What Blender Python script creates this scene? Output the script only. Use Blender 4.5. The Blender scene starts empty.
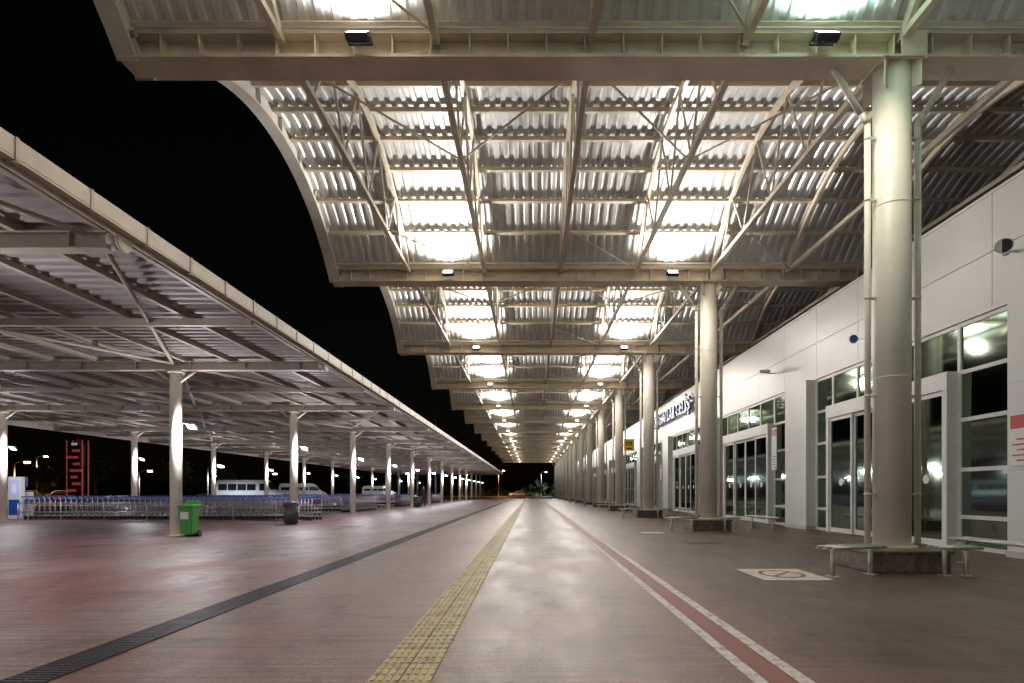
import bpy, bmesh, math, random
from mathutils import Vector, Matrix
random.seed(7)
scene=bpy.context.scene
COL=scene.collection
# ---------------------------------------------------------------- materials
def nodes_of(m):
    m.use_nodes=True
    return m.node_tree.nodes, m.node_tree.links
def mat(name,col,rough=0.5,metal=0.0,var=0.12,scale=3.0,bump=0.0,bscale=60.0,dirt=0.0,spec=0.5):
    m=bpy.data.materials.new(name); N,L=nodes_of(m)
    b=N['Principled BSDF']
    b.inputs['Roughness'].default_value=rough; b.inputs['Metallic'].default_value=metal
    b.inputs['Specular IOR Level'].default_value=spec
    tc=N.new('ShaderNodeTexCoord')
    n=N.new('ShaderNodeTexNoise'); n.inputs['Scale'].default_value=scale; n.inputs['Detail'].default_value=3
    n.inputs['Roughness'].default_value=0.65
    L.new(tc.outputs['Object'],n.inputs['Vector'])
    r=N.new('ShaderNodeValToRGB')
    r.color_ramp.elements[0].position=0.3; r.color_ramp.elements[1].position=0.7
    c=Vector(col)
    lo=c*(1-var-dirt); hi=c*(1+var)
    r.color_ramp.elements[0].color=(*lo,1); r.color_ramp.elements[1].color=(*[min(v,1) for v in hi],1)
    L.new(n.outputs['Fac'],r.inputs['Fac']); L.new(r.outputs['Color'],b.inputs['Base Color'])
    if bump>0:
        n2=N.new('ShaderNodeTexNoise'); n2.inputs['Scale'].default_value=bscale; n2.inputs['Detail'].default_value=2
        L.new(tc.outputs['Object'],n2.inputs['Vector'])
        bp=N.new('ShaderNodeBump'); bp.inputs['Strength'].default_value=bump; bp.inputs['Distance'].default_value=0.02
        L.new(n2.outputs['Fac'],bp.inputs['Height']); L.new(bp.outputs['Normal'],b.inputs['Normal'])
    return m
def emis(name,col,strength):
    m=bpy.data.materials.new(name); N,L=nodes_of(m)
    b=N['Principled BSDF']; b.inputs['Base Color'].default_value=(0.6,0.6,0.6,1)
    b.inputs['Emission Color'].default_value=(*col,1); b.inputs['Emission Strength'].default_value=strength
    return m
M={}
M['steel']=mat('cream_painted_steel',(0.70,0.62,0.50),0.5,0,0.06,1.5,0,40,0.14)
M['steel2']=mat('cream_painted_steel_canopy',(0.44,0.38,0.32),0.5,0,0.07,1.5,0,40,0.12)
M['colpaint']=mat('column_paint',(0.76,0.71,0.62),0.5,0,0.04,1.2,0.03,30,0.09)
M['sheet']=mat('corrugated_sheet',(0.64,0.66,0.67),0.42,0.15,0.08,0.9,0,12,0.14)
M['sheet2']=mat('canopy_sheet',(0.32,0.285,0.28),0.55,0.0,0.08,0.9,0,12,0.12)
M['fascia']=mat('fascia_white',(0.78,0.75,0.69),0.5,0,0.05,1.5,0,30,0.10)
M['gutter']=mat('gutter_paint',(0.58,0.51,0.44),0.5,0,0.08,1.0,0,30,0.18)
M['panel']=mat('aluminium_composite_panel',(0.72,0.73,0.72),0.38,0.0,0.03,0.35,0.0,30,0.05)
M['white']=mat('white_frame',(0.78,0.79,0.78),0.4,0,0.03,2,0,30,0.05)
M['dark']=mat('dark_joint',(0.03,0.03,0.03),0.7)
M['black']=mat('black_housing',(0.02,0.02,0.022),0.45)
M['conc']=mat('plinth_granite',(0.17,0.13,0.105),0.6,0,0.35,14,0.2,90,0.2)
M['stain']=mat('stainless',(0.50,0.48,0.45),0.38,0.5,0.05,4)
M['zinc']=mat('zinc_tube',(0.46,0.45,0.46),0.35,0.5,0.05,4)
M['blue']=mat('blue_plastic',(0.03,0.09,0.42),0.35)
M['redp']=mat('red_paint',(0.5,0.03,0.03),0.4)
M['green']=mat('green_plastic',(0.06,0.33,0.07),0.4)
M['bingrey']=mat('bin_grey',(0.06,0.065,0.07),0.45)
M['yellow']=mat('yellow_sign',(0.85,0.60,0.03),0.45)
M['rubber']=mat('rubber',(0.02,0.02,0.02),0.8)
M['vanwhite']=mat('van_paint',(0.70,0.71,0.73),0.3,0,0.02,1)
M['carglass']=mat('vehicle_glass',(0.015,0.02,0.025),0.08)
M['skin']=mat('skin',(0.45,0.27,0.2),0.5)
M['cloth']=mat('dark_jacket',(0.03,0.035,0.05),0.8)
M['trous']=mat('trousers',(0.02,0.022,0.03),0.8)
M['hair']=mat('hair',(0.015,0.01,0.008),0.6)
M['bark']=mat('bark',(0.09,0.06,0.04),0.9,0,0.3,8,0.4,30)
M['leaf']=mat('foliage',(0.045,0.085,0.025),0.6,0,0.45,0.8,0,30,0.2)
M['hall']=mat('hall_wall',(0.24,0.30,0.13),0.6,0,0.3,0.25)
M['hallfloor']=mat('hall_floor',(0.20,0.21,0.15),0.3)
M['lens']=emis('led_lens',(0.86,0.93,1.0),20)
M['lensw']=emis('flood_lens',(1.0,0.93,0.80),6)
M['sodium']=emis('sodium_lens',(1.0,0.45,0.10),40)
M['hallight']=emis('hall_ceiling_light',(0.84,1.0,0.60),9)
M['greensign']=emis('green_exit_light',(0.05,0.9,0.25),2.5)
M['neonred']=emis('red_sign_light',(1.0,0.09,0.05),0.16)
M['bluesign']=emis('blue_sign_light',(0.05,0.13,0.6),0.5)
M['whitesign']=emis('white_sign_light',(0.8,0.85,1.0),0.25)
g=bpy.data.materials.new('facade_glass'); N,L=nodes_of(g); N.clear()
o=N.new('ShaderNodeOutputMaterial'); mx=N.new('ShaderNodeMixShader'); tr=N.new('ShaderNodeBsdfTransparent'); gl=N.new('ShaderNodeBsdfGlossy')
tr.inputs['Color'].default_value=(0.66,0.76,0.58,1); gl.inputs['Color'].default_value=(0.22,0.28,0.23,1); gl.inputs['Roughness'].default_value=0.05
fr=N.new('ShaderNodeFresnel'); fr.inputs['IOR'].default_value=1.36
L.new(fr.outputs[0],mx.inputs[0]); L.new(tr.outputs[0],mx.inputs[1]); L.new(gl.outputs[0],mx.inputs[2]); L.new(mx.outputs[0],o.inputs[0])
M['glass']=g
def ground_mat():
    m=bpy.data.materials.new('red_pavement'); N,L=nodes_of(m); b=N['Principled BSDF']
    tc=N.new('ShaderNodeTexCoord'); sp=N.new('ShaderNodeSeparateXYZ'); L.new(tc.outputs['Object'],sp.inputs[0])
    def mapping(sc):
        mp=N.new('ShaderNodeMapping'); mp.inputs['Scale'].default_value=sc; L.new(tc.outputs['Object'],mp.inputs[0]); return mp.outputs[0]
    def noise(s,d=6,r=0.6,vec=None,dist=0):
        n=N.new('ShaderNodeTexNoise'); n.inputs['Scale'].default_value=s; n.inputs['Detail'].default_value=d; n.inputs['Roughness'].default_value=r
        n.inputs['Distortion'].default_value=dist
        L.new(vec or tc.outputs['Object'],n.inputs['Vector']); return n
    def ramp(fac,p0,c0,p1,c1):
        r=N.new('ShaderNodeValToRGB'); e=r.color_ramp.elements
        e[0].position=p0; e[0].color=(*c0,1); e[1].position=p1; e[1].color=(*c1,1); L.new(fac,r.inputs[0]); return r
    def mix(f,a,c,mode='MIX'):
        x=N.new('ShaderNodeMix'); x.data_type='RGBA'; x.blend_type=mode
        if isinstance(f,float): x.inputs[0].default_value=f
        else: L.new(f,x.inputs[0])
        for s,v in ((6,a),(7,c)):
            if isinstance(v,tuple): x.inputs[s].default_value=(*v,1)
            else: L.new(v,x.inputs[s])
        return x.outputs[2]
    n1=noise(0.33,6,0.62,dist=0.8); n2=noise(1.5,6,0.7,vec=mapping((1,0.3,1))); n3=noise(38,3,0.7)
    n5=noise(1.0,4,0.6,vec=mapping((0.5,16,1)))
    base=ramp(n1.outputs[0],0.44,(0.150,0.050,0.040),0.56,(0.165,0.083,0.070))
    wear=ramp(n2.outputs[0],0.46,(0,0,0),0.60,(1,1,1))
    c=mix(wear.outputs[0],base.outputs[0],(0.185,0.120,0.102))
    ml=N.new('ShaderNodeMapRange'); ml.inputs['From Min'].default_value=-3.2; ml.inputs['From Max'].default_value=-4.2; L.new(sp.outputs[0],ml.inputs[0])
    n4=noise(0.20,6,0.6,dist=0.5)
    lf=ramp(n4.outputs[0],0.44,(0.20,0.080,0.078),0.55,(0.24,0.178,0.178))
    c=mix(ml.outputs[0],c,lf.outputs[0])
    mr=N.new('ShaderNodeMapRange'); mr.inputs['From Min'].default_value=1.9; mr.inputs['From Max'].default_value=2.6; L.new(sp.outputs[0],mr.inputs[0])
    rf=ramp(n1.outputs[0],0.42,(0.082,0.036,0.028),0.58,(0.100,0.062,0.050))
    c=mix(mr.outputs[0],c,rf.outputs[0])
    mo=N.new('ShaderNodeMapRange'); mo.inputs['From Min'].default_value=-27.5; mo.inputs['From Max'].default_value=-28.2; L.new(sp.outputs[0],mo.inputs[0])
    c=mix(mo.outputs[0],c,(0.06,0.06,0.062))
    gr=ramp(n3.outputs[0],0.3,(0.58,0.58,0.58),0.7,(1.32,1.32,1.32))
    c=mix(1.0,c,gr.outputs[0],'MULTIPLY')
    bs=ramp(n5.outputs[0],0.35,(0.68,0.66,0.66),0.62,(1.18,1.18,1.18))
    c=mix(1.0,c,bs.outputs[0],'MULTIPLY')
    st=noise(0.8,7,0.75,dist=1.4); sr=ramp(st.outputs[0],0.34,(0.40,0.36,0.36),0.50,(1.05,1.05,1.05))
    c=mix(0.85,c,sr.outputs[0],'MULTIPLY')
    sd=noise(2.3,3,0.5); sq=ramp(sd.outputs[0],0.28,(0.35,0.33,0.33),0.32,(1,1,1))
    c=mix(0.8,c,sq.outputs[0],'MULTIPLY')
    a=N.new('ShaderNodeMath'); a.operation='PINGPONG'; a.inputs[1].default_value=2.45; L.new(sp.outputs[1],a.inputs[0])
    l=N.new('ShaderNodeMath'); l.operation='LESS_THAN'; l.inputs[1].default_value=0.010; L.new(a.outputs[0],l.inputs[0])
    c=mix(l.outputs[0],c,(0.05,0.03,0.026))
    L.new(c,b.inputs['Base Color'])
    rr=N.new('ShaderNodeMapRange'); rr.inputs['To Min'].default_value=0.28; rr.inputs['To Max'].default_value=0.72; L.new(n2.outputs[0],rr.inputs[0]); L.new(rr.outputs[0],b.inputs['Roughness'])
    b.inputs['Specular IOR Level'].default_value=0.45
    ad=N.new('ShaderNodeMath'); ad.operation='ADD'; L.new(n3.outputs[0],ad.inputs[0]); L.new(n5.outputs[0],ad.inputs[1])
    bp=N.new('ShaderNodeBump'); bp.inputs['Strength'].default_value=0.35; bp.inputs['Distance'].default_value=0.01; L.new(ad.outputs[0],bp.inputs['Height']); L.new(bp.outputs[0],b.inputs['Normal'])
    return m
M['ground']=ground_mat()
def worn(name,col,under,thr=0.45,scale=9):
    m=bpy.data.materials.new(name); N,L=nodes_of(m); b=N['Principled BSDF']; tc=N.new('ShaderNodeTexCoord')
    n=N.new('ShaderNodeTexNoise'); n.inputs['Scale'].default_value=scale; n.inputs['Detail'].default_value=7; n.inputs['Roughness'].default_value=0.75
    L.new(tc.outputs['Object'],n.inputs[0]); r=N.new('ShaderNodeValToRGB'); e=r.color_ramp.elements
    e[0].position=thr-0.13; e[0].color=(*under,1); e[1].position=thr+0.05; e[1].color=(*col,1)
    L.new(n.outputs[0],r.inputs[0]); L.new(r.outputs[0],b.inputs['Base Color']); b.inputs['Roughness'].default_value=0.6
    return m
M['pwhite']=worn('worn_white_paint',(0.64,0.57,0.53),(0.22,0.14,0.12),0.47)
M['pred']=worn('worn_red_paint',(0.21,0.06,0.05),(0.16,0.08,0.07),0.45)
M['tact']=worn('tactile_yellow',(0.46,0.36,0.18),(0.22,0.165,0.10),0.49,5)
M['iron']=mat('cast_iron',(0.035,0.035,0.038),0.5,0.5,0.2,8)
# ---------------------------------------------------------------- builder
class B:
    def __init__(s,name,mats): s.name=name; s.bm=bmesh.new(); s.mats=mats; s.smooth=False
    def mi(s,k): 
        if k not in s.mats: s.mats.append(k)
        return s.mats.index(k)
    def box(s,x0,x1,y0,y1,z0,z1,k,M4=None):
        v=[s.bm.verts.new(p) for p in ((x0,y0,z0),(x1,y0,z0),(x1,y1,z0),(x0,y1,z0),(x0,y0,z1),(x1,y0,z1),(x1,y1,z1),(x0,y1,z1))]
        if M4: 
            for a in v: a.co=M4@a.co
        i=s.mi(k)
        for f in ((3,2,1,0),(4,5,6,7),(0,1,5,4),(1,2,6,5),(2,3,7,6),(3,0,4,7)):
            s.bm.faces.new([v[j] for j in f]).material_index=i
    def bbox(s,x0,x1,y0,y1,z0,z1,k,bev=0.02,seg=2):
        t=bmesh.new(); bmesh.ops.create_cube(t,size=1)
        for v in t.verts: v.co=Vector(((x0+x1)/2+v.co.x*(x1-x0),(y0+y1)/2+v.co.y*(y1-y0),(z0+z1)/2+v.co.z*(z1-z0)))
        bmesh.ops.bevel(t,geom=list(t.edges),offset=bev,segments=seg,affect='EDGES',profile=0.5)
        s.merge(t,k)
    def merge(s,t,k):
        i=s.mi(k)
        t.verts.ensure_lookup_table(); t.verts.index_update()
        vs=[s.bm.verts.new(v.co) for v in t.verts]
        for f in t.faces:
            nf=s.bm.faces.new([vs[v.index] for v in f.verts]); nf.material_index=i; nf.smooth=f.smooth
        t.free()
    def tube(s,p0,p1,r,k,n=8,r1=None,cap=True):
        p0=Vector(p0);p1=Vector(p1); d=(p1-p0)
        if d.length<1e-6:return
        d.normalize(); r1=r if r1 is None else r1
        a=Vector((0,0,1)) if abs(d.z)<0.9 else Vector((1,0,0))
        u=d.cross(a).normalized(); w=d.cross(u)
        i=s.mi(k); A=[];C=[]
        for j in range(n):
            t=2*math.pi*(j+0.5)/n; o=u*math.cos(t)+w*math.sin(t)
            A.append(s.bm.verts.new(p0+o*r)); C.append(s.bm.verts.new(p1+o*r1))
        for j in range(n):
            f=s.bm.faces.new((A[j],A[(j+1)%n],C[(j+1)%n],C[j])); f.material_index=i; f.smooth=n>5
        if cap:
            s.bm.faces.new(A[::-1]).material_index=i; s.bm.faces.new(C).material_index=i
    def path(s,pts,r,k,n=8):
        for a,b in zip(pts[:-1],pts[1:]): s.tube(a,b,r,k,n)
    def poly(s,pts,k):
        f=s.bm.faces.new([s.bm.verts.new(p) for p in pts]); f.material_index=s.mi(k); return f
    def done(s,parent=None,loc=(0,0,0),rotz=0,fixn=True):
        me=bpy.data.meshes.new(s.name)
        if fixn: bmesh.ops.recalc_face_normals(s.bm,faces=s.bm.faces)
        s.bm.to_mesh(me); s.bm.free()
        for k in s.mats: me.materials.append(M[k])
        return obj(s.name,me,parent,loc,rotz)
def obj(name,data,parent=None,loc=(0,0,0),rotz=0):
    o=bpy.data.objects.new(name,data); COL.objects.link(o); o.location=loc; o.rotation_euler=(0,0,rotz)
    if parent: o.parent=parent
    return o
def empty(name,loc=(0,0,0)):
    o=bpy.data.objects.new(name,None); COL.objects.link(o); o.location=loc; o.empty_display_size=0.3; return o
def spot(name,parent,loc,direction,power,col,size=2.6,blend=0.6,rad=0.12):
    l=bpy.data.lights.new(name,'SPOT'); l.energy=power; l.color=col; l.spot_size=size; l.spot_blend=blend; l.shadow_soft_size=rad
    o=bpy.data.objects.new(name,l); COL.objects.link(o); o.location=loc
    o.rotation_euler=Vector(direction).to_track_quat('-Z','Y').to_euler(); o.parent=parent; return o
def point(name,parent,loc,power,col,rad=.1):
    l=bpy.data.lights.new(name,'POINT'); l.energy=power; l.color=col; l.shadow_soft_size=rad
    o=bpy.data.objects.new(name,l); COL.objects.link(o); o.location=loc; o.parent=parent; return o
# ---------------------------------------------------------------- layout constants
F=580.0; CH=1.25; VX=531; VY=492
Y1=9.5; S=9.8; CX=5.91; NB=13
XL=-6.4; XR=20.0; ZB=8.18; ZT=8.63; WX=9.5
BE=[Y1+S*k for k in range(-2,NB+1)]
# ---------------------------------------------------------------- ground + markings
b=B('ground',['ground'])
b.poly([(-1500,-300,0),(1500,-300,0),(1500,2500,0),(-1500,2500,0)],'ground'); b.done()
b=B('painted_lines',['pwhite','pred'])
for x0,x1,k in ((1.46,1.555,'pwhite'),(1.565,1.745,'pred'),(1.755,1.86,'pwhite')):
    for j in range(0,28):
        b.poly([(x0,-6+5*j,0.004),(x1,-6+5*j,0.004),(x1,-1+5*j,0.004),(x0,-1+5*j,0.004)],k)
b.done()
b=B('tactile_paving',['tact'])
y=-1.0
while y<135:
    b.box(-1.08,-0.875,y+0.004,y+0.396,-0.02,0.006,'tact'); b.box(-0.868,-0.66,y+0.004,y+0.396,-0.02,0.006,'tact')
    if y<45:
        for i in range(8):
            xx=-1.062+i*0.0535
            if y<16:
                for q in range(3):
                    b.box(xx,xx+0.026,y+0.02+q*0.127,y+0.02+q*0.127+0.10,0.005,0.011,'tact')
            else: b.box(xx,xx+0.026,y+0.02,y+0.38,0.005,0.011,'tact')
    y+=0.4
b.done()
b=B('drain_grate',['iron','dark','stain'])
b.box(-3.50,-3.18,-1,135,-0.03,0.003,'dark')
y=0.5
while y<60:
    st=0.05 if y<22 else 0.12
    b.box(-3.485,-3.35,y,y+st*0.5,0.0,0.009,'iron'); b.box(-3.33,-3.195,y,y+st*0.5,0.0,0.009,'iron'); y+=st
for x in (-3.50,-3.345,-3.19): b.box(x,x+0.012,-1,135,0.0,0.010,'iron')
b.done()
b=B('ground_marking',['pwhite','pred'])
for q in ((3.3,4.3,8.2,8.32),(3.3,4.3,9.28,9.4),(3.3,3.42,8.32,9.28),(4.18,4.3,8.32,9.28)):
    b.poly([(q[0],q[2],.004),(q[1],q[2],.004),(q[1],q[3],.004),(q[0],q[3],.004)],'pwhite')
b.poly([(3.42,8.32,.004),(4.18,8.32,.004),(4.18,9.28,.004),(3.42,9.28,.004)],'pwhite')
n=28
for j in range(n):
    a0=2*math.pi*j/n;a1=2*math.pi*(j+1)/n
    c=(3.8,8.8)
    b.poly([(c[0]+.33*math.cos(a0),c[1]+.4*math.sin(a0),.008),(c[0]+.33*math.cos(a1),c[1]+.4*math.sin(a1),.008),(c[0]+.26*math.cos(a1),c[1]+.32*math.sin(a1),.008),(c[0]+.26*math.cos(a0),c[1]+.32*math.sin(a0),.008)],'pred')
b.poly([(3.58,8.6,.008),(3.63,8.56,.008),(4.03,9.0,.008),(3.98,9.04,.008)],'pred')
b.done()
for (x,y) in ((3.7,17.7),(4.2,14.3),(-6.5,21.0)):
    b=B('manhole_cover',['conc','iron']); b.box(-.4,.4,-.35,.35,-.02,.005,'iron'); b.box(-.36,.36,-.31,.31,-.02,.009,'pwhite' if y==17.7 else 'iron'); b.done(loc=(x,y,0))
# ---------------------------------------------------------------- main vault roof
roof=empty('vaulted_roof',(0,0,0))
half=S/2-0.12; rise=2.1
R=(half*half+rise*rise)/(2*rise); zc=ZT-0.05+rise-R; ang=math.asin(half/R)
def arc(t,d=0): return (S/2+(R+d)*math.sin(t), zc+(R+d)*math.cos(t))
bm=bmesh.new(); prof=[]; x=XL
while x<XR:
    prof+= [(x,0),(x+.10,0),(x+.135,.04),(x+.235,.04)]; x+=.27
NS=22; rows=[]
for j in range(NS+1):
    t=-ang+2*ang*j/NS; row=[]
    for (px,d) in prof:
        yy,zz=arc(t,d+0.12); row.append(bm.verts.new((px,yy,zz)))
    rows.append(row)
for j in range(NS):
    for i in range(len(prof)-1):
        f=bm.faces.new((rows[j][i],rows[j][i+1],rows[j+1][i+1],rows[j+1][i])); f.smooth=False
shell=bpy.data.meshes.new('corrugated_sheet'); bm.to_mesh(shell); bm.free(); shell.materials.append(M['sheet'])
b=B('purlins',['steel'])
NP=11
for j in range(NP):
    t=-ang*0.965+2*ang*0.965*j/(NP-1)
    yy,zz=arc(t,0.06); Mx=Matrix.Translation((0,yy,zz))@Matrix.Rotation(-t,4,'X')
    b.box(XL,XR,-.03,.03,-.055,.055,'steel',Mx); b.box(XL,XR,-.03,.055,-.063,-.052,'steel',Mx)
po=b.done(parent=roof); purl=po.data; bpy.data.objects.remove(po)
RX=[-4.03,-1.53,0.97,3.46,5.96,8.46,10.96,13.46,15.96,18.46]
b=B('arched_trusses',['steel'])
def beamseg(b,p0,p1,w,h,k):
    p0=Vector(p0);p1=Vector(p1);d=p1-p0;L_=d.length
    q=d.to_track_quat('Y','Z').to_matrix().to_4x4(); Mx=Matrix.Translation(p0)@q
    b.box(-w/2,w/2,0,L_,-h/2,h/2,k,Mx)
NA=20
for ri,rx in enumerate(RX):
    pts=[]
    for j in range(NA+1):
        t=-ang+2*ang*j/NA; yy,zz=arc(t,-0.08); pts.append((rx,yy,zz))
    for a,c in zip(pts[:-1],pts[1:]): beamseg(b,a,c,.09,.15,'steel')
    beamseg(b,(rx,.12,ZT-.09),(rx,S-.12,ZT-.09),.11,.11,'steel')
    zb=ZT-.09; nd=4
    low=[1.2+(S-2.4)*j/nd for j in range(nd+1)]
    def zt(y): return zc+math.sqrt((R-.08)**2-(y-S/2)**2)
    if ri<5:
        for j in range(nd):
            yl=low[j]; ym=(low[j]+low[j+1])/2
            b.tube((rx,yl,zb),(rx,ym,zt(ym)),.028,'steel',6); b.tube((rx,low[j+1],zb),(rx,ym,zt(ym)),.028,'steel',6)
for i in (0,2,4):
    x0,x1=RX[i],RX[i+1]
    b.tube((x0,.3,ZT-.1),(x1,S*.33,ZT-.1),.022,'steel',6); b.tube((x1,S-.3,ZT-.1),(x0,S*.67,ZT-.1),.022,'steel',6)
for i in (1,3):
    x0,x1=RX[i],RX[i+1]
    b.tube((x1,.3,ZT-.1),(x0,S*.33,ZT-.1),.022,'steel',6)
to=b.done(parent=roof); trs=to.data; bpy.data.objects.remove(to)
b=B('edge_fascia',['fascia','steel'])
NA=28
for j in range(NA):
    t0=-ang*1.05+2*ang*1.05*j/NA; t1=-ang*1.05+2*ang*1.05*(j+1)/NA
    for (xa,xb,d0,d1,k) in ((XL-.14,XL-.02,-.32,.22,'fascia'),(XL-.22,XL+.08,.22,.26,'fascia'),(XL-.22,XL+.10,-.365,-.32,'fascia')):
        P=[]
        for xx in (xa,xb):
            for t,d in ((t0,d0),(t1,d0),(t1,d1),(t0,d1)):
                yy,zz=arc(t,d); P.append(b.bm.verts.new((xx,yy,zz)))
        for f in ((0,1,2,3),(7,6,5,4),(0,4,5,1),(3,2,6,7)): b.bm.faces.new([P[q] for q in f]).material_index=b.mi(k)
    if j%3==0:
        yy,zz=arc(t0,0)
        Mx=Matrix.Translation((0,yy,zz))@Matrix.Rotation(-t0,4,'X'); b.box(XL-.20,XL+.06,-.012,.012,-.315,.215,'fascia',Mx)
fo=b.done(parent=roof); fas=fo.data; bpy.data.objects.remove(fo)
for y0 in BE[:-1]:
    for nm,me in (('corrugated_sheet',shell),('purlins',purl),('arched_trusses',trs),('edge_fascia',fas)):
        obj(nm,me,roof,(0,y0,0))
b=B('plate_girder',['steel','fascia'])
b.box(XL-.2,XR,-.27,.27,ZB,ZB+.045,'steel'); b.box(XL-.2,XR,-.22,.22,ZT-.035,ZT,'steel'); b.box(XL-.2,XR,-.03,.03,ZB+.045,ZT-.035,'steel')
x=XL-.18
while x<XR:
    b.box(x,x+.018,-.2,-.03,ZB+.045,ZT-.035,'steel'); b.box(x,x+.018,.03,.2,ZB+.045,ZT-.035,'steel'); x+=.62
b.box(XL-.2,XR,-.20,.20,ZT+.002,ZT+.10,'fascia')
for sx in (-1.6,3.6,7.9):
    b.box(sx-.28,sx+.28,-.045,-.03,ZB+.09,ZT-.07,'steel')
    for i in range(5):
        for j in range(3): b.tube((sx-.22+i*.11,-.045,ZB+.14+j*.085),(sx-.22+i*.11,-.06,ZB+.14+j*.085),.014,'stain',6)
b.tube((XL,-.24,ZT+.03),(XR,-.24,ZT+.03),.018,'fascia',6)
go=b.done(parent=roof); gm=go.data; bpy.data.objects.remove(go)
for y0 in BE: obj('plate_girder',gm,roof,(0,y0,0))
# ---------------------------------------------------------------- columns
b=B('shaft',['colpaint','steel'])
b.tube((0,0,.35),(0,0,ZB-.03),.275,'colpaint',40)
for z in (3.1,5.9): b.tube((0,0,z),(0,0,z+.012),.279,'colpaint',40)
b.tube((0,0,.35),(0,0,.38),.36,'steel',32)
b.box(-.33,.33,-.33,.33,ZB-.03,ZB-.002,'steel')
for a in range(4):
    Mx=Matrix.Rotation(a*math.pi/2+math.pi/4,4,'Z'); b.box(.27,.42,-.01,.01,ZB-.45,ZB-.03,'steel',Mx)
b.box(-.02,.38,-.30,-.27,ZB-.05,ZT-.05,'steel')
shaft=b.done(); sm=shaft.data; bpy.data.objects.remove(shaft)
b=B('downpipes',['colpaint','stain'])
for sgn in (-1,1):
    X=.41*sgn
    b.path([(X,-.02,.36),(X,-.02,7.25),(X+.10*sgn,-.02,7.42),(X+.55*sgn,-.02,8.16)],.05,'colpaint',12)
    for z in (1.2,2.8,4.4,6.0,7.0):
        b.box(min(X,X-.13*sgn),max(X,X-.13*sgn),-.05,.02,z,z+.03,'colpaint'); b.tube((X,-.02,z),(X,-.02,z+.03),.056,'colpaint',12)
pp=b.done(); pm=pp.data; bpy.data.objects.remove(pp)
b=B('plinth',['conc'])
b.bbox(-.68,.56,-.60,.60,-.02,.35,'conc',.05,3); b.bbox(-.71,.59,-.63,.63,.29,.352,'conc',.015,1)
pl=b.done(); plm=pl.data; bpy.data.objects.remove(pl)
for k,y0 in enumerate(BE):
    e=empty('roof_column',(CX,y0,0))
    for nm,me in (('shaft',sm),('downpipes',pm),('plinth',plm)): obj(nm,me,e)
def bench_mesh(L_):
    b=B('bench',['stain'])
    for yy in (-.14,-.0,.14): b.tube((-L_/2,yy,.43),(L_/2,yy,.43),.026,'stain',8)
    for xx in (-L_/2+.15,L_/2-.15):
        b.tube((xx,0,0),(xx,0,.40),.032,'stain',8); b.tube((xx,-.17,.40),(xx,.17,.40),.022,'stain',8)
        b.box(xx-.06,xx+.06,-.1,.1,0,.012,'stain')
    o=b.done(); m=o.data; bpy.data.objects.remove(o); return m
bm1=bench_mesh(1.05); bm2=bench_mesh(2.0); bm3=bench_mesh(.6)
for k in range(-1,NB):
    y0=Y1+S*k
    obj('metal_bench',bm1,None,(4.80,y0-.82,0),.35); obj('metal_bench',bm3,None,(6.32,y0-.86,0),-.1)
    obj('metal_bench',bm2,None,(7.65,y0-.1,0),math.pi/2)
# ---------------------------------------------------------------- floodlights on beams
b=B('housing',['black','lensw','stain'])
Mx=Matrix.Rotation(math.radians(42),4,'X')
b.box(-.17,.17,-.13,.13,-.05,.05,'black',Mx)
for i in range(6): b.box(-.15+i*.06,-.14+i*.06,-.11,.11,-.085,-.05,'black',Mx)
b.box(-.15,.15,-.11,.11,.0505,.056,'lensw',Mx)
b.box(-.19,-.175,-.02,.16,-.02,.02,'black'); b.box(.175,.19,-.02,.16,-.02,.02,'black'); b.box(-.19,.19,.15,.17,-.03,.03,'black')
h=b.done(); hm=h.data; bpy.data.objects.remove(h)
UP=1350
for k,y0 in enumerate(BE):
    for x in (-2.7,4.6):
        e=empty('roof_floodlight',(x,y0-.46,8.36))
        obj('housing',hm,e)
        col=(1.0,.945,.86)
        if abs(y0-Y1)<.1 and x>0: col=(.66,1.0,.84)
        spot('uplight',e,(0,-.16,.14),(0,-.75,1),UP,col,2.75,.5,.2)
        if k<7: spot('downlight',e,(0,-.30,-.12),(.0,-.45,-1),400,(1.0,.91,.78),2.85,.9,.2)
# ---------------------------------------------------------------- terminal
term=empty('airport_terminal',(0,0,0))
b=B('parapet_panels',['panel','dark','white'])
y=Y1-2*S
yend=Y1+S*NB+3
b.box(WX+.03,WX+.3,y,yend,5.06,7.40,'dark')
pw=S/4
while y<yend-.1:
    b.box(WX,WX+.03,y+.008,y+pw-.008,5.06,6.20,'panel'); b.box(WX,WX+.03,y+.008,y+pw-.008,6.216,7.40,'panel'); y+=pw
b.box(WX-.02,WX+.35,Y1-2*S,yend,7.40,7.46,'white'); b.box(WX-.015,WX+.12,Y1-2*S,yend,5.00,5.058,'white')
b.done(parent=term)
b=B('building_body',['panel','hall','hallfloor','dark','hallight','greensign'])
ya=Y1-2*S
b.box(WX+.3,26,ya,yend,7.1,7.3,'dark')
b.box(WX+.3,26,ya,yend,5.10,5.25,'hall'); b.box(17.6,17.8,ya,yend,0,5.1,'hall'); b.box(WX+.1,17.6,ya,yend,-.05,.02,'hallfloor')
b.box(WX,26,ya-.2,ya,0,7.4,'panel'); b.box(WX,26,yend,yend+.2,0,7.4,'panel')
y=ya+1
while y<yend-1:
    b.box(15.9,16.15,y,y+2.6,5.03,5.07,'hallight'); b.box(12.6,12.72,y,y+2.2,5.03,5.07,'hallight')
    b.tube((13.4,y+2.6,0),(13.4,y+2.6,5.1),.25,'panel',20)
    for z in (1.2,2.6,3.9): b.box(17.55,17.6,y-1,y+3.9,z,z+.06,'panel')
    b.box(13.0,13.1,y+.4,y+1.8,2.9,3.25,'greensign'); b.tube((13.05,y+1.1,3.25),(13.05,y+1.1,5.1),.02,'dark',6)
    y+=S/2
random.seed(3)
y=ya+2
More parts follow.
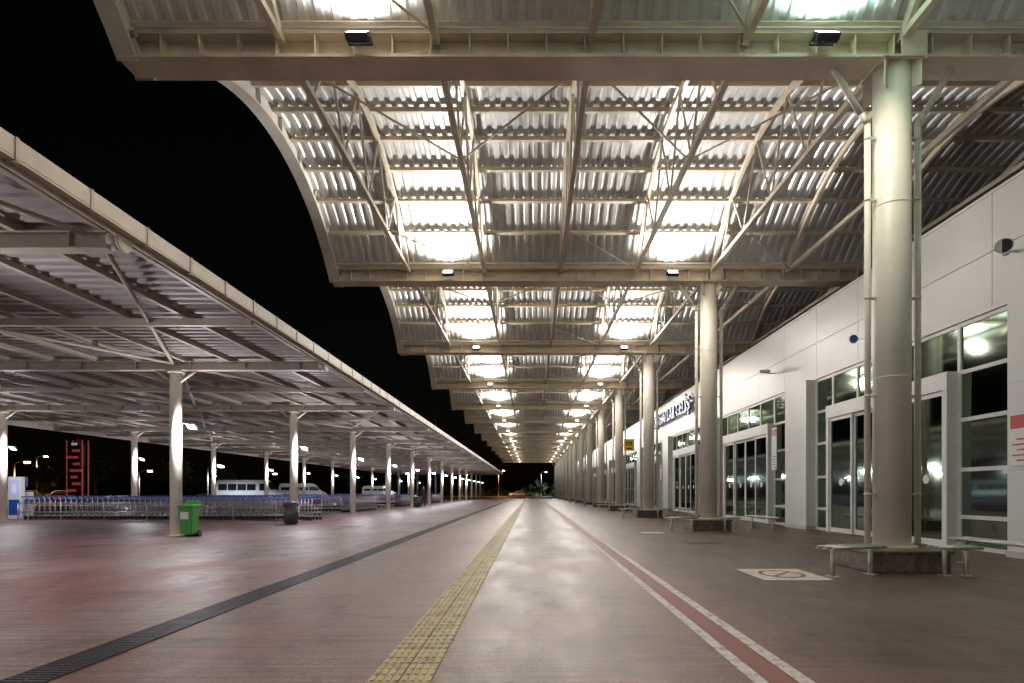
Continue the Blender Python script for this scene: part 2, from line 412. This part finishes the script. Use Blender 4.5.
while y<yend-3:
    w=random.uniform(1.2,3); x=random.uniform(11.5,16.5)
    b.box(x,x+.8,y,y+w,0.02,random.choice((1.1,1.1,2.4)),random.choice(('panel','hall','dark')))
    b.box(x+.1,x+.3,y+w*.3,y+w*.7,2.41,2.9,'dark')
    y+=w+random.uniform(1,4)
b.done(parent=term)
b=B('facade_frames',['white','panel','stain']); gb=B('facade_glazing',['glass'])
def fr_(b,y0,y1,z0,z1,d=.07,x0=None): 
    x=WX+.02 if x0 is None else x0
    b.box(x,x+d,y0,y1,z0,z1,'white')
for k in range(-2,NB):
    o=Y1+S*k
    b.box(WX-.30,WX+.10,o+.10,o+1.70,0,4.995,'panel')
    for z in (1.66,3.33): b.box(WX-.303,WX+.0,o+.097,o+1.703,z,z+.01,'stain')
    b.box(WX-.32,WX+.0,o+.08,o+1.72,0,.12,'stain')
    gs,ge=o+1.70,o+9.90
    P0,P1=o+3.45,o+8.75
    zs=[.0,.66,1.70,2.80,3.85,4.90]
    for (a,c) in ((gs,P0),(P1,ge)):
        gb.poly([(WX+.055,a,0),(WX+.055,c,0),(WX+.055,c,5),(WX+.055,a,5)],'glass')
        for y in (a,c-.09): fr_(b,y,y+.09,0,5.0,.09)
        for z in zs: fr_(b,a+.09,c-.09,z,z+.085,.075,WX+.025)
    gb.poly([(WX+.055,P0,3.95),(WX+.055,P1,3.95),(WX+.055,P1,5),(WX+.055,P0,5)],'glass')
    fr_(b,P0,P1,4.90,4.985,.075,WX+.025)
    for i in range(1,4): y=P0+(P1-P0)*i/4; fr_(b,y-.035,y+.035,3.95,4.90,.08,WX+.022)
    xp=WX-.22
    b.box(xp,WX+.12,P0,P0+.14,0,3.90,'white'); b.box(xp,WX+.12,P1-.14,P1,0,3.90,'white'); b.box(xp-.004,WX+.13,P0-.004,P1+.004,3.55,3.94,'white')
    L0=P0+.14; w=(P1-P0-.28)/4
    for i in range(4):
        ya0=L0+i*w; x=xp+.04 if i in(0,3) else xp+.10
        b.box(x,x+.05,ya0+.003,ya0+.07,0.02,3.546,'white'); b.box(x,x+.05,ya0+w-.07,ya0+w-.003,.02,3.546,'white')
        b.box(x,x+.05,ya0+.07,ya0+w-.07,.02,.16,'white'); b.box(x,x+.05,ya0+.07,ya0+w-.07,3.44,3.54,'white')
        gb.poly([(x+.025,ya0+.07,.16),(x+.025,ya0+w-.07,.16),(x+.025,ya0+w-.07,3.44),(x+.025,ya0+.07,3.44)],'glass')
        n=16; yc=ya0+w/2
        b.poly([(x+.018,yc+.11*math.cos(2*math.pi*q/n),1.55+.11*math.sin(2*math.pi*q/n)) for q in range(n)],'white')
b.done(parent=term); gb.done(parent=term,fixn=False)
def text(body,size,mt,parent,Mw,ext=.04,name='lettering'):
    c=bpy.data.curves.new('t','FONT'); c.body=body; c.size=size; c.extrude=ext; c.offset=.012*size
    t=bpy.data.objects.new('t',c); COL.objects.link(t); bpy.context.view_layer.update()
    me=bpy.data.meshes.new_from_object(t.evaluated_get(bpy.context.evaluated_depsgraph_get())); bpy.data.objects.remove(t)
    me.materials.clear(); me.materials.append(mt); o=obj(name,me,parent); o.matrix_local=Mw; return o
RW=Matrix(((0,0,-1,0),(-1,0,0,0),(0,1,0,0),(0,0,0,1)))
sg=empty('terminal_name_sign',(0,0,0))
text('DIŞ HATLAR GELİŞ',1.15,M['blue'],sg,Matrix.Translation((WX-.22,43.8,6.05))@RW,.06)
b=B('rail',['stain']); b.box(WX-.15,WX-.10,33.5,43.8,6.2,6.26,'stain'); b.box(WX-.15,WX-.10,33.5,43.8,6.5,6.56,'stain')
for y in (34,37,40,43): b.box(WX-.10,WX,y,y+.05,6.2,6.56,'stain')
b.done(parent=sg)
e=empty('horn_loudspeaker',(WX-.35,11.25,5.95))
b=B('horn',['panel','dark']); b.tube((-.12,-.18,0),(.1,.06,0),.15,'panel',20,.05); b.tube((.1,.06,0),(.18,.14,0),.07,'panel',16); b.tube((-.121,-.181,0),(-.119,-.179,0),.13,'dark',20)
b.box(.1,.36,.05,.09,-.02,.02,'panel'); b.done(parent=e)
for (yy) in (22.6,52.0):
    e=empty('security_camera',(WX-.25,yy,5.95)); b=B('camera_body',['panel','dark']); b.bbox(-.30,.05,-.07,.07,-.06,.06,'panel',.02); b.box(-.31,-.295,-.05,.05,-.04,.04,'dark'); b.box(.05,.25,-.02,.02,-.1,-.06,'panel'); b.tube((-.05,0,-.08),(-.05,0,-.05),.03,'panel'); b.box(-.07,.06,-.02,.02,-.1,-.06,'panel'); b.done(parent=e)
for (yy,z0,z1) in ((10.9,1.75,2.75),(22.2,2.1,3.7),(41.0,2.1,3.2)):
    x=WX-.33 
    if yy==22.2 : x=WX-.20
    e=empty('notice_board',(x,yy,0)); b=B('board',['white','redp']); b.box(0,.025,-.22,.22,z0,z1,'white'); b.box(-.006,0,-.19,.19,z1-.30,z1-.05,'redp')
    for i in range(5): b.box(-.004,0,-.17,.05+.1*(i%2),z0+.08+i*.1,z0+.11+i*.1,'redp')
    b.done(parent=e)
e=empty('round_blue_sign',(WX-.35,15.9,5.45)); b=B('disc',['blue','white']); b.tube((-.3,0,0),(-.3,.03,0),.12,'white',24); b.tube((-.3,-.012,0),(-.3,-.001,0),.105,'blue',24); b.box(-.3,.36,.01,.03,-.01,.01,'white'); b.done(parent=e)
e=empty('yellow_pictogram_sign',(CX+.62,Y1+3*S-.3,4.35)); b=B('board',['yellow','black','white'])
b.bbox(-.34,.34,-.03,.03,-.36,.42,'yellow',.01,1); b.box(-.20,.20,-.036,-.031,.0,.24,'black'); b.box(-.12,.0,-.040,-.0365,.05,.18,'yellow'); b.box(.05,.14,-.040,-.0365,.05,.13,'yellow'); b.box(-.20,.20,-.036,-.031,-.24,-.17,'black'); b.box(-.65,-.34,.0,.04,-.02,.04,'white'); b.done(parent=e)
# ---------------------------------------------------------------- left canopy
can=empty('walkway_canopy',(0,0,0))
PX=(-10.1,-22.5); CXE=-5.85; CXL=-27.0; PS=8.2; PY=[.1+PS*k for k in range(-1,15)]; CY0=-9.0; CY1=118.0
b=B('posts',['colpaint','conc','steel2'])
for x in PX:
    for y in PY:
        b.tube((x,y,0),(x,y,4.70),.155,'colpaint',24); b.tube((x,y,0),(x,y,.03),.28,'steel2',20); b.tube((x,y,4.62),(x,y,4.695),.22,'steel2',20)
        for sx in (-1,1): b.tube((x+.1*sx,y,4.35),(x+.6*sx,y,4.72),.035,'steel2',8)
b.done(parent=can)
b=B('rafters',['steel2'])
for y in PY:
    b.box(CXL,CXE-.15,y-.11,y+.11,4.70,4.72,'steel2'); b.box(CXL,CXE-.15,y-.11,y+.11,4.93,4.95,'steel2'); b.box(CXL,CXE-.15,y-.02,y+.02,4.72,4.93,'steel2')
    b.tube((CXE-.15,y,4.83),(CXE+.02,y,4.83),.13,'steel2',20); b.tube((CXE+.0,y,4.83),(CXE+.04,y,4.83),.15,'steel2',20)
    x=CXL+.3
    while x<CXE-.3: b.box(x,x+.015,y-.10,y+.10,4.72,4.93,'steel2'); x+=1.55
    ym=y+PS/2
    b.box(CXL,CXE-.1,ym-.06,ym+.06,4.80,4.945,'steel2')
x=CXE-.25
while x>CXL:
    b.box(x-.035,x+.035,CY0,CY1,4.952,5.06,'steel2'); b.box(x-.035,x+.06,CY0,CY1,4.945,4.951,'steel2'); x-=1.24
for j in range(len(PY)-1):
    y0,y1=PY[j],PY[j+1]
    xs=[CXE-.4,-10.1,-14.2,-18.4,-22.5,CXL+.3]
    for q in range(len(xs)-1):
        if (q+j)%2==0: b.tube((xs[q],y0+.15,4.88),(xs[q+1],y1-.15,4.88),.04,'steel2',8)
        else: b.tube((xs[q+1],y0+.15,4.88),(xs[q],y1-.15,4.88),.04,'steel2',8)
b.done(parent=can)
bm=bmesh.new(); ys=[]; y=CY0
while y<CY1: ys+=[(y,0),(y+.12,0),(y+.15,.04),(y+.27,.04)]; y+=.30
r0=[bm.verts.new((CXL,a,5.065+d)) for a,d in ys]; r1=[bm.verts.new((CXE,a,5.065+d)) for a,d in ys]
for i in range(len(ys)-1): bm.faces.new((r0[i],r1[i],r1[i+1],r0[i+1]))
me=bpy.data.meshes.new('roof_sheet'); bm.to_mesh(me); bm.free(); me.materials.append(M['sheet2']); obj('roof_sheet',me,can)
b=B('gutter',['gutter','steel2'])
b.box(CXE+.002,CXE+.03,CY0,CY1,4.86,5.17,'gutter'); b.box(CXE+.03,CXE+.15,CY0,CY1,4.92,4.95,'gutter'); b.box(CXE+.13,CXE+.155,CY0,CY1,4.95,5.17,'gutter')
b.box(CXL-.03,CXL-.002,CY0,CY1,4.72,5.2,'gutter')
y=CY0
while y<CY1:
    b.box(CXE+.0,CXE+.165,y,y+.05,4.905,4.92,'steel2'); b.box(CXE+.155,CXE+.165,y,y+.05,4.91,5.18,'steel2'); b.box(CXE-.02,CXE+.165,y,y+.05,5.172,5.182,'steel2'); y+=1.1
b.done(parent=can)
b=B('lamp_head',['black','lens','stain'])
Mx=Matrix.Translation((.48,-.05,0))@Matrix.Rotation(math.radians(-40),4,'X')@Matrix.Rotation(math.radians(10),4,'Y')
b.box(-.15,.15,-.10,.10,-.03,.03,'black',Mx); b.box(-.12,.12,-.08,.08,-.036,-.0305,'lens',Mx)
b.tube((.15,0,.08),(.48,0,.08),.02,'stain',8); b.tube((.48,0,.08),(.48,-.04,.02),.018,'stain',8)
h=b.done(); lm=h.data; bpy.data.objects.remove(h)
for x in PX:
    for i,y in enumerate(PY):
        e=empty('led_floodlight',(x,y,3.12)); obj('lamp_head',lm,e)
        if y<92: point('lamp',e,(.60,-.30,-.14),255 if x>-15 else 240,(.95,.93,.95),.08)
# ---------------------------------------------------------------- bins
e=empty('green_litter_bin',(-9.55,16.2,0)); b=B('bin_body',['green','black','stain'])
t=bmesh.new(); bmesh.ops.create_cone(t,cap_ends=True,segments=4,radius1=.22,radius2=.29,depth=.78)
for v in t.verts: v.co=Matrix.Rotation(math.pi/4,4,'Z')@v.co; v.co.z+=.46
bmesh.ops.bevel(t,geom=[ed for ed in t.edges],offset=.03,segments=2,affect='EDGES'); b.merge(t,'green')
b.bbox(-.22,.22,-.22,.22,.83,.90,'green',.02); b.box(-.16,.16,-.18,.18,.901,.905,'black'); b.tube((-.2,.20,.09),(.2,.20,.09),.09,'black',14)
b.box(-.20,.20,.18,.21,.90,1.02,'green'); b.box(-.11,.11,-.232,-.222,.5,.7,'white')
b.done(parent=e)
for (x,y) in ((-9.35,22.6),(-9.3,47.3)):
    e=empty('litter_bin',(x,y,0)); b=B('bin_body',['bingrey','stain','black'])
    b.tube((0,0,.04),(0,0,.74),.27,'bingrey',24,.30); b.tube((0,0,.74),(0,0,.78),.31,'bingrey',24); b.tube((0,0,.78),(0,0,.88),.30,'bingrey',24,.16); b.tube((0,0,0),(0,0,.04),.22,'black',20)
    b.done(parent=e)
# ---------------------------------------------------------------- luggage trolleys
b=B('trolley',['zinc','blue','rubber','redp','white'])
for sy in (-.26,.26):
    b.path([(-.42,sy,.16),(.48,sy*.55,.20)],.018,'zinc',6)
    b.path([(-.42,sy,.16),(-.44,sy,.95),(-.52,sy,1.03)],.018,'zinc',6)
    b.path([(-.43,sy,.62),(-.10,sy*.9,.66),(.02,sy*.9,.80)],.013,'zinc',6)
    b.tube((-.36,sy-.02,.085),(-.36,sy+.02,.085),.085,'rubber',10)
    b.tube((-.36,sy,.085),(-.38,sy,.17),.02,'zinc',6)
b.tube((.42,-.02,.07),(.42,.02,.07),.07,'rubber',10); b.tube((.42,0,.07),(.44,0,.2),.02,'zinc',6)
b.tube((.48,-.143,.20),(.48,.143,.20),.016,'zinc',6)
for x in (-.3,0,.3): 
    w=.26-(x+.42)/.9*.117; b.tube((x,-w,.165+(x+.42)*.044),(x,w,.165+(x+.42)*.044),.009,'zinc',5)
for z in (.35,.5,.8): b.tube((-.432,-.26,z),(-.432,.26,z),.009,'zinc',5)
b.tube((-.52,-.28,1.03),(-.52,.28,1.03),.026,'blue',8)
b.box(-.452,-.436,-.20,.20,.70,.92,'blue'); b.box(-.456,-.4525,-.16,.16,.76,.86,'redp')
b.tube((.02,-.235,.80),(.02,.235,.80),.012,'zinc',6); b.box(-.05,.0,-.25,-.235,.72,.79,'redp')
t=b.done(); tm=t.data; bpy.data.objects.remove(t)
def row(x,y,n,rz=0,pitch=.23):
    o=obj('luggage_trolley_row',tm,None,(x,y,0),rz); a=o.modifiers.new('nest','ARRAY'); a.count=n; a.use_relative_offset=False; a.use_constant_offset=True; a.constant_offset_displace=(pitch,0,0); return o
row(-22.6,26.6,47,0,.24); row(-22.2,28.4,45,0,.25); row(-21.8,30.3,44,0,.24)
row(-9.9,26.0,7,math.radians(150))
row(-20.5,38,38); row(-20,47,36); row(-19.5,60,34)
row(-11.2,35.5,26,math.radians(90)); row(-11.4,50,30,math.radians(90)); row(-11.4,66,30,math.radians(90))
b=B('trolley_rail',['stain'])
for z in (.35,.75): b.tube((-23.0,26.0,z),(-11.4,26.0,z),.022,'stain',8)
x=-23.0
while x<-11: b.tube((x,26.0,0),(x,26.0,.76),.022,'stain',8); x+=1.93
b.done()
# ---------------------------------------------------------------- info kiosk / signs at left
e=empty('parking_pay_station',(-25.3,28.6,0)); b=B('cabinet',['bluesign','whitesign','white','blue'])
b.bbox(-.62,.62,-.2,.2,.0,1.25,'white',.03); b.box(-.56,-.03,-.206,-.201,.55,1.15,'bluesign'); b.box(.03,.56,-.206,-.201,.55,1.15,'bluesign')
b.box(-.42,-.17,-.212,-.207,.7,1.0,'whitesign'); b.box(.17,.42,-.212,-.207,.7,1.0,'whitesign'); b.box(-.5,.5,-.206,-.201,.12,.42,'blue')
b.tube((0,0,1.25),(0,0,1.5),.05,'white'); b.bbox(-.45,.45,-.05,.05,1.5,2.0,'blue',.02); b.box(-.14,.14,-.056,-.051,1.58,1.92,'whitesign'); b.done(parent=e)
e=empty('blue_totem_sign',(-23.6,26.6,0)); b=B('totem',['blue','whitesign','bluesign','white']); b.bbox(-.3,.3,-.12,.12,0,1.95,'white',.03); b.box(-.25,.25,-.126,-.121,1.05,1.8,'bluesign'); b.box(-.1,.1,-.131,-.127,1.2,1.6,'whitesign'); b.box(-.25,.25,-.126,-.121,.2,.9,'blue'); b.done(parent=e)
# ---------------------------------------------------------------- red sign tower
e=empty('red_sign_tower',(-46.9,60,0)); b=B('tower',['redp','neonred','white','black','whitesign'])
for sx in (-.8,.8):
    for sy in (-.4,.4): b.tube((sx,sy,0),(sx,sy,6.6),.06,'neonred',8)
b.box(-.55,.55,-.3,.3,0,6.2,'black')
rr=random.Random(4)
for i in range(9):
    z=.5+i*.68
    b.tube((-.8,-.42,z),(.8,-.42,z+.6),.035,'redp',6); b.tube((.8,-.42,z),(-.8,-.42,z+.6),.035,'redp',6)
    w=rr.uniform(.25,.7); ox=rr.uniform(-.3,.3)
    b.bbox(ox-w,ox+w,-.56,-.47,z+.1,z+.36,rr.choice(('neonred','redp','neonred','whitesign')),.02,1)
b.bbox(-2.4,-1.0,-.4,.4,0,1.1,'redp',.05); b.box(-2.2,-1.2,-.41,-.402,.5,.9,'neonred'); b.tube((0,0,6.2),(0,0,7.0),.3,'redp',10,.05); b.done(parent=e)
# ---------------------------------------------------------------- vehicles
def minibus(x,y,rz,L_=6.4,H=2.55,windows=True):
    e=empty('minibus',(x,y,0)); e.rotation_euler=(0,0,rz)
    b=B('body',['vanwhite','carglass','rubber','stain','redp','black'])
    prof=[(-L_/2,.35),(-L_/2-.02,1.2),(-L_/2+.12,H-.15),(-L_/2+.35,H),(L_/2-1.75,H),(L_/2-1.35,H-.12),(L_/2-.72,1.45),(L_/2-.12,1.15),(L_/2,.85),(L_/2,.35)]
    t=bmesh.new()
    A=[t.verts.new((p[0],-.98,p[1])) for p in prof]; C=[t.verts.new((p[0],.98,p[1])) for p in prof]
    for v in A+C:
        if v.co.z>1.3: v.co.y*=.93
    n=len(prof); t.faces.new(A); t.faces.new(C[::-1])
    for i in range(n): t.faces.new((A[i],C[i],C[(i+1)%n],A[(i+1)%n]))
    bmesh.ops.recalc_face_normals(t,faces=t.faces)
    bmesh.ops.bevel(t,geom=list(t.edges),offset=.06,segments=2,affect='EDGES'); b.merge(t,'vanwhite')
    for sy in (-1,1):
        x0=-L_/2+.35
        ws=[(x0+i*1.05,x0+i*1.05+.95) for i in range(4)] if windows else []
        for (a,c) in ws: b.poly([(a,sy*.985,1.45),(c,sy*.985,1.45),(c,sy*.955,H-.45),(a,sy*.955,H-.45)],'carglass')
        b.poly([(L_/2-1.95,sy*.985,1.42),(L_/2-.95,sy*.985,1.42),(L_/2-1.4,sy*.955,H-.4),(L_/2-1.95,sy*.955,H-.4)],'carglass')
        for wx in (-L_/2+1.15,L_/2-1.05):
            b.tube((wx,sy*.78,.36),(wx,sy*1.0,.36),.36,'rubber',24); b.tube((wx,sy*.9,.36),(wx,sy*1.008,.36),.2,'stain',16)
        b.box(-L_/2+.1,L_/2-.1,min(sy*.985,sy*.995),max(sy*.985,sy*.995),.62,.72,'black')
        b.box(L_/2-1.1,L_/2-.95,min(sy*1.0,sy*1.2),max(sy*1.0,sy*1.2),1.45,1.75,'black')
        b.box(-L_/2-.03,-L_/2+.02,min(sy*.75,sy*.92),max(sy*.75,sy*.92),1.0,1.35,'redp')
        b.box(L_/2-.03,L_/2+.015,min(sy*.6,sy*.9),max(sy*.6,sy*.9),.78,.98,'stain')
    b.poly([(L_/2-1.30,-.82,H-.17),(L_/2-1.30,.82,H-.17),(L_/2-.73,.88,1.52),(L_/2-.73,-.88,1.52)],'carglass')
    b.poly([(-L_/2-.01,-.8,1.4),(-L_/2-.01,.8,1.4),(-L_/2+.1,.75,H-.3),(-L_/2+.1,-.75,H-.3)],'carglass')
    b.box(L_/2-.05,L_/2+.05,-.9,.9,.32,.5,'black'); b.box(-L_/2-.06,-L_/2+.02,-.9,.9,.32,.5,'black')
    b.done(parent=e)
minibus(-32.0,66,0.05,6.8,2.6,True); minibus(-28.3,72,math.radians(20),5.6,2.3)
minibus(-24,92,.1,5.2,2.2)
def car(x,y,rz,key):
    e=empty('parked_car',(x,y,0)); e.rotation_euler=(0,0,rz); b=B('body',[key,'carglass','rubber','stain','redp','black'])
    prof=[(-2.15,.3),(-2.18,.8),(-2.05,1.0),(-1.7,1.03),(-1.25,1.42),(.35,1.45),(1.05,1.0),(1.95,.86),(2.15,.65),(2.15,.3)]
    t=bmesh.new(); A=[t.verts.new((p[0],-.86*(.82 if p[1]>1.2 else 1),p[1])) for p in prof]; C=[t.verts.new((p[0],.86*(.82 if p[1]>1.2 else 1),p[1])) for p in prof]
    n=len(prof); t.faces.new(A); t.faces.new(C[::-1])
    for i in range(n): t.faces.new((A[i],C[i],C[(i+1)%n],A[(i+1)%n]))
    bmesh.ops.recalc_face_normals(t,faces=t.faces); bmesh.ops.triangulate(t,faces=[f for f in t.faces if len(f.verts)>4]); b.merge(t,key)
    for sy in (-1,1):
        b.poly([(-1.55,sy*.875,1.05),(-.35,sy*.89,1.03),(-.35,sy*.76,1.38),(-1.2,sy*.755,1.38)],'carglass'); b.poly([(-.28,sy*.89,1.03),(.9,sy*.89,1.03),(.3,sy*.76,1.38),(-.28,sy*.76,1.38)],'carglass')
        for wx in (-1.35,1.35): b.tube((wx,sy*.68,.32),(wx,sy*.88,.32),.32,'rubber',20); b.tube((wx,sy*.8,.32),(wx,sy*.886,.32),.19,'stain',14)
        b.box(-2.2,-2.15,min(sy*.55,sy*.8),max(sy*.55,sy*.8),.75,.9,'redp'); b.box(2.1,2.16,min(sy*.5,sy*.8),max(sy*.5,sy*.8),.6,.74,'stain')
    b.poly([(.38,-.68,1.44),(.38,.68,1.44),(1.04,.8,1.02),(1.04,-.8,1.02)],'carglass'); b.poly([(-1.28,-.68,1.42),(-1.28,.68,1.42),(-1.69,.8,1.05),(-1.69,-.8,1.05)],'carglass'); b.done(parent=e)
for i,(x,y,k) in enumerate(((-40,74,'stain'),(-64,74,'bingrey'),(-37,86,'vanwhite'),(-44,90,'bingrey'),(-54,68,'bingrey'),(-4,165,'vanwhite'))): car(x,y,random.choice((0,math.pi))+.1*i,k)
# ---------------------------------------------------------------- street lamps
def street_lamp(x,y,h,lens,col,power,lit=True,arm=1.2):
    e=empty('street_lamp',(x,y,0)); b=B('pole',['zinc','black',lens]); b.tube((0,0,0),(0,0,h),.10,'zinc',12,.055); b.tube((0,0,0),(0,0,.4),.16,'zinc',12)
    b.path([(0,0,h-.05),(arm*.5,0,h+.2),(arm,0,h+.25)],.035,'zinc',8); b.box(arm-.1,arm+.5,-.13,.13,h+.2,h+.30,'black')
    if lit: b.bbox(arm-.05,arm+.45,-.14,.14,h+.02,h+.199,lens,.03,1)
    b.done(parent=e)
    if lit: spot('lamp',e,(arm+.2,0,h-.02),(0,0,-1),power,col,2.7,.7,.15)
OR=(1,.5,.15); WH=(.85,.92,1)
street_lamp(-66,70,6.0,'sodium',OR,3500); street_lamp(-75,88,6.5,'sodium',OR,3500); street_lamp(-57,64,4.4,'sodium',OR,2500)
street_lamp(-50,74,3.8,'lens',WH,1500); street_lamp(-34,61,3.8,'lens',WH,2200); street_lamp(-42,92,4,'lens',WH,1500); street_lamp(-24,106,4.5,'lens',WH,900)
street_lamp(-13.5,82,15.3,'lens',WH,0,False)
street_lamp(-9,160,7,'sodium',OR,5000); street_lamp(3,170,7,'lens',WH,5000); street_lamp(-20,168,6,'sodium',OR,3000)
# ---------------------------------------------------------------- trees
def tree_mesh(h,r,seed,nl=1700):
    rd=random.Random(seed); b=B('tree',['bark','leaf'])
    b.tube((0,0,0),(.1,.05,h*.42),.17,'bark',10,.11)
    cl=[]
    for i in range(9):
        a=rd.uniform(0,6.28); rr=r*rd.uniform(.25,.75); p=Vector((rr*math.cos(a),rr*math.sin(a),h*rd.uniform(.52,.9))); b.tube((.1,.05,h*rd.uniform(.3,.42)),p,.06,'bark',6,.02); cl.append((p,rd.uniform(.28,.5)*r))
    for i in range(nl):
        p,cr=rd.choice(cl); d=Vector((rd.gauss(0,1),rd.gauss(0,1),rd.gauss(0,.8))).normalized()*cr*rd.uniform(.4,1.1)
        c=p+d; s=rd.uniform(.10,.22); u=Vector((rd.gauss(0,1),rd.gauss(0,1),rd.gauss(0,1))).normalized(); w=u.cross(Vector((rd.gauss(0,1),rd.gauss(0,1),1))).normalized()
        b.poly([c-u*s,c+w*s*.5,c+u*s,c-w*s*.5],'leaf')
    o=b.done(fixn=False); m=o.data; bpy.data.objects.remove(o); return m
T=[tree_mesh(5.0,2.2,1),tree_mesh(4.2,2.0,2),tree_mesh(6.0,2.4,5)]
for i,(x,y) in enumerate(((-41,66),(-37.5,70),(-60,80),(-70,84),(-54,92),(-48,100),(-32,104),(-80,95),(-26,118),(-20,125))):
    o=obj('tree',T[i%3],None,(x,y,0),i*1.3)
rd=random.Random(9); b=B('distant_trees',['leaf'])
for i in range(5200):
    x=rd.uniform(-170,60); hh=3.2+1.5*math.sin(x*.21)+1.1*math.sin(x*.57+1)
    y=178+rd.uniform(-8,14)+ (5 if x>-30 else 0); z=rd.uniform(0,max(hh,1)); s=rd.uniform(.4,.9); u=Vector((rd.gauss(0,1),rd.gauss(0,.4),rd.gauss(0,1))).normalized(); w=u.cross(Vector((0,1,.3))).normalized(); c=Vector((x,y,z))
    b.poly([c-u*s,c+w*s*.6,c+u*s,c-w*s*.6],'leaf')
b.done(fixn=False)
# ---------------------------------------------------------------- person
def person(x,y,rz):
    me=bpy.data.meshes.new('figure'); V=[(0,0,.95),(0,0,1.15),(0,.0,1.40),(0,-.01,1.50),(0,-.02,1.60),(0,-.02,1.72),
       (.09,0,.90),(.11,-.02,.50),(.12,.03,.09),(.12,-.12,.04),(-.09,0,.90),(-.13,.02,.50),(-.15,.08,.09),(-.15,-.07,.04),
       (.19,0,1.40),(.25,.03,1.13),(.20,-.12,.93),(.18,-.17,.86),(-.19,0,1.40),(-.25,.04,1.13),(-.24,-.06,.90),(-.24,-.10,.82)]
    E=[(0,1),(1,2),(2,3),(3,4),(4,5),(0,6),(6,7),(7,8),(8,9),(0,10),(10,11),(11,12),(12,13),(2,14),(14,15),(15,16),(16,17),(2,18),(18,19),(19,20),(20,21)]
    rad=[.15,.145,.15,.06,.095,.085,.095,.065,.045,.04,.095,.065,.045,.04,.07,.05,.036,.03,.07,.05,.036,.03]
    me.from_pydata(V,E,[]); o=obj('person',me,None,(x,y,0),rz)
    o.modifiers.new('skin','SKIN'); 
    for i,r in enumerate(rad): me.skin_vertices[0].data[i].radius=(r*(1.15 if i in(1,2) else 1),r*(.75 if i in (0,1,2) else 1))
    me.skin_vertices[0].data[0].use_root=True
    ss=o.modifiers.new('sub','SUBSURF'); ss.levels=2; ss.render_levels=2
    bpy.context.view_layer.update()
    m2=bpy.data.meshes.new_from_object(o.evaluated_get(bpy.context.evaluated_depsgraph_get())); o.modifiers.clear(); o.data=m2
    m2.materials.clear()
    for k in ('cloth','trous','skin','hair'): m2.materials.append(M[k])
    for p in m2.polygons:
        c=p.center; p.use_smooth=True
        p.material_index=0 if c.z>.93 else 1
        if c.z>1.49: p.material_index=2
        if c.z>1.70 or (c.z>1.56 and c.y>.02): p.material_index=3
        if abs(c.x)>.15 and c.z<.90 and c.z>.7: p.material_index=2
    return o
person(-8.9,48,.6)
# ---------------------------------------------------------------- world
w=bpy.data.worlds.new('World'); scene.world=w; w.use_nodes=True; N=w.node_tree.nodes; L=w.node_tree.links
bg=N['Background']; sk=N.new('ShaderNodeTexSky'); sk.sky_type='NISHITA'; sk.sun_disc=False; sk.sun_elevation=math.radians(1); sk.sun_rotation=math.radians(200)
L.new(sk.outputs[0],bg.inputs[0]); bg.inputs[1].default_value=0.0015
# ---------------------------------------------------------------- camera
cd=bpy.data.cameras.new('camera'); co=bpy.data.objects.new('camera',cd); COL.objects.link(co); co.location=(0,0,CH); co.rotation_euler=(math.pi/2,0,0)
cd.sensor_width=36; cd.lens=F/1024*36; cd.shift_x=-(VX-512)/1024; cd.shift_y=(VY-341.5)/1024; cd.clip_end=4000; cd.clip_start=.05
scene.camera=co
scene.view_settings.view_transform='Standard'; scene.view_settings.look='None'; scene.view_settings.exposure=0
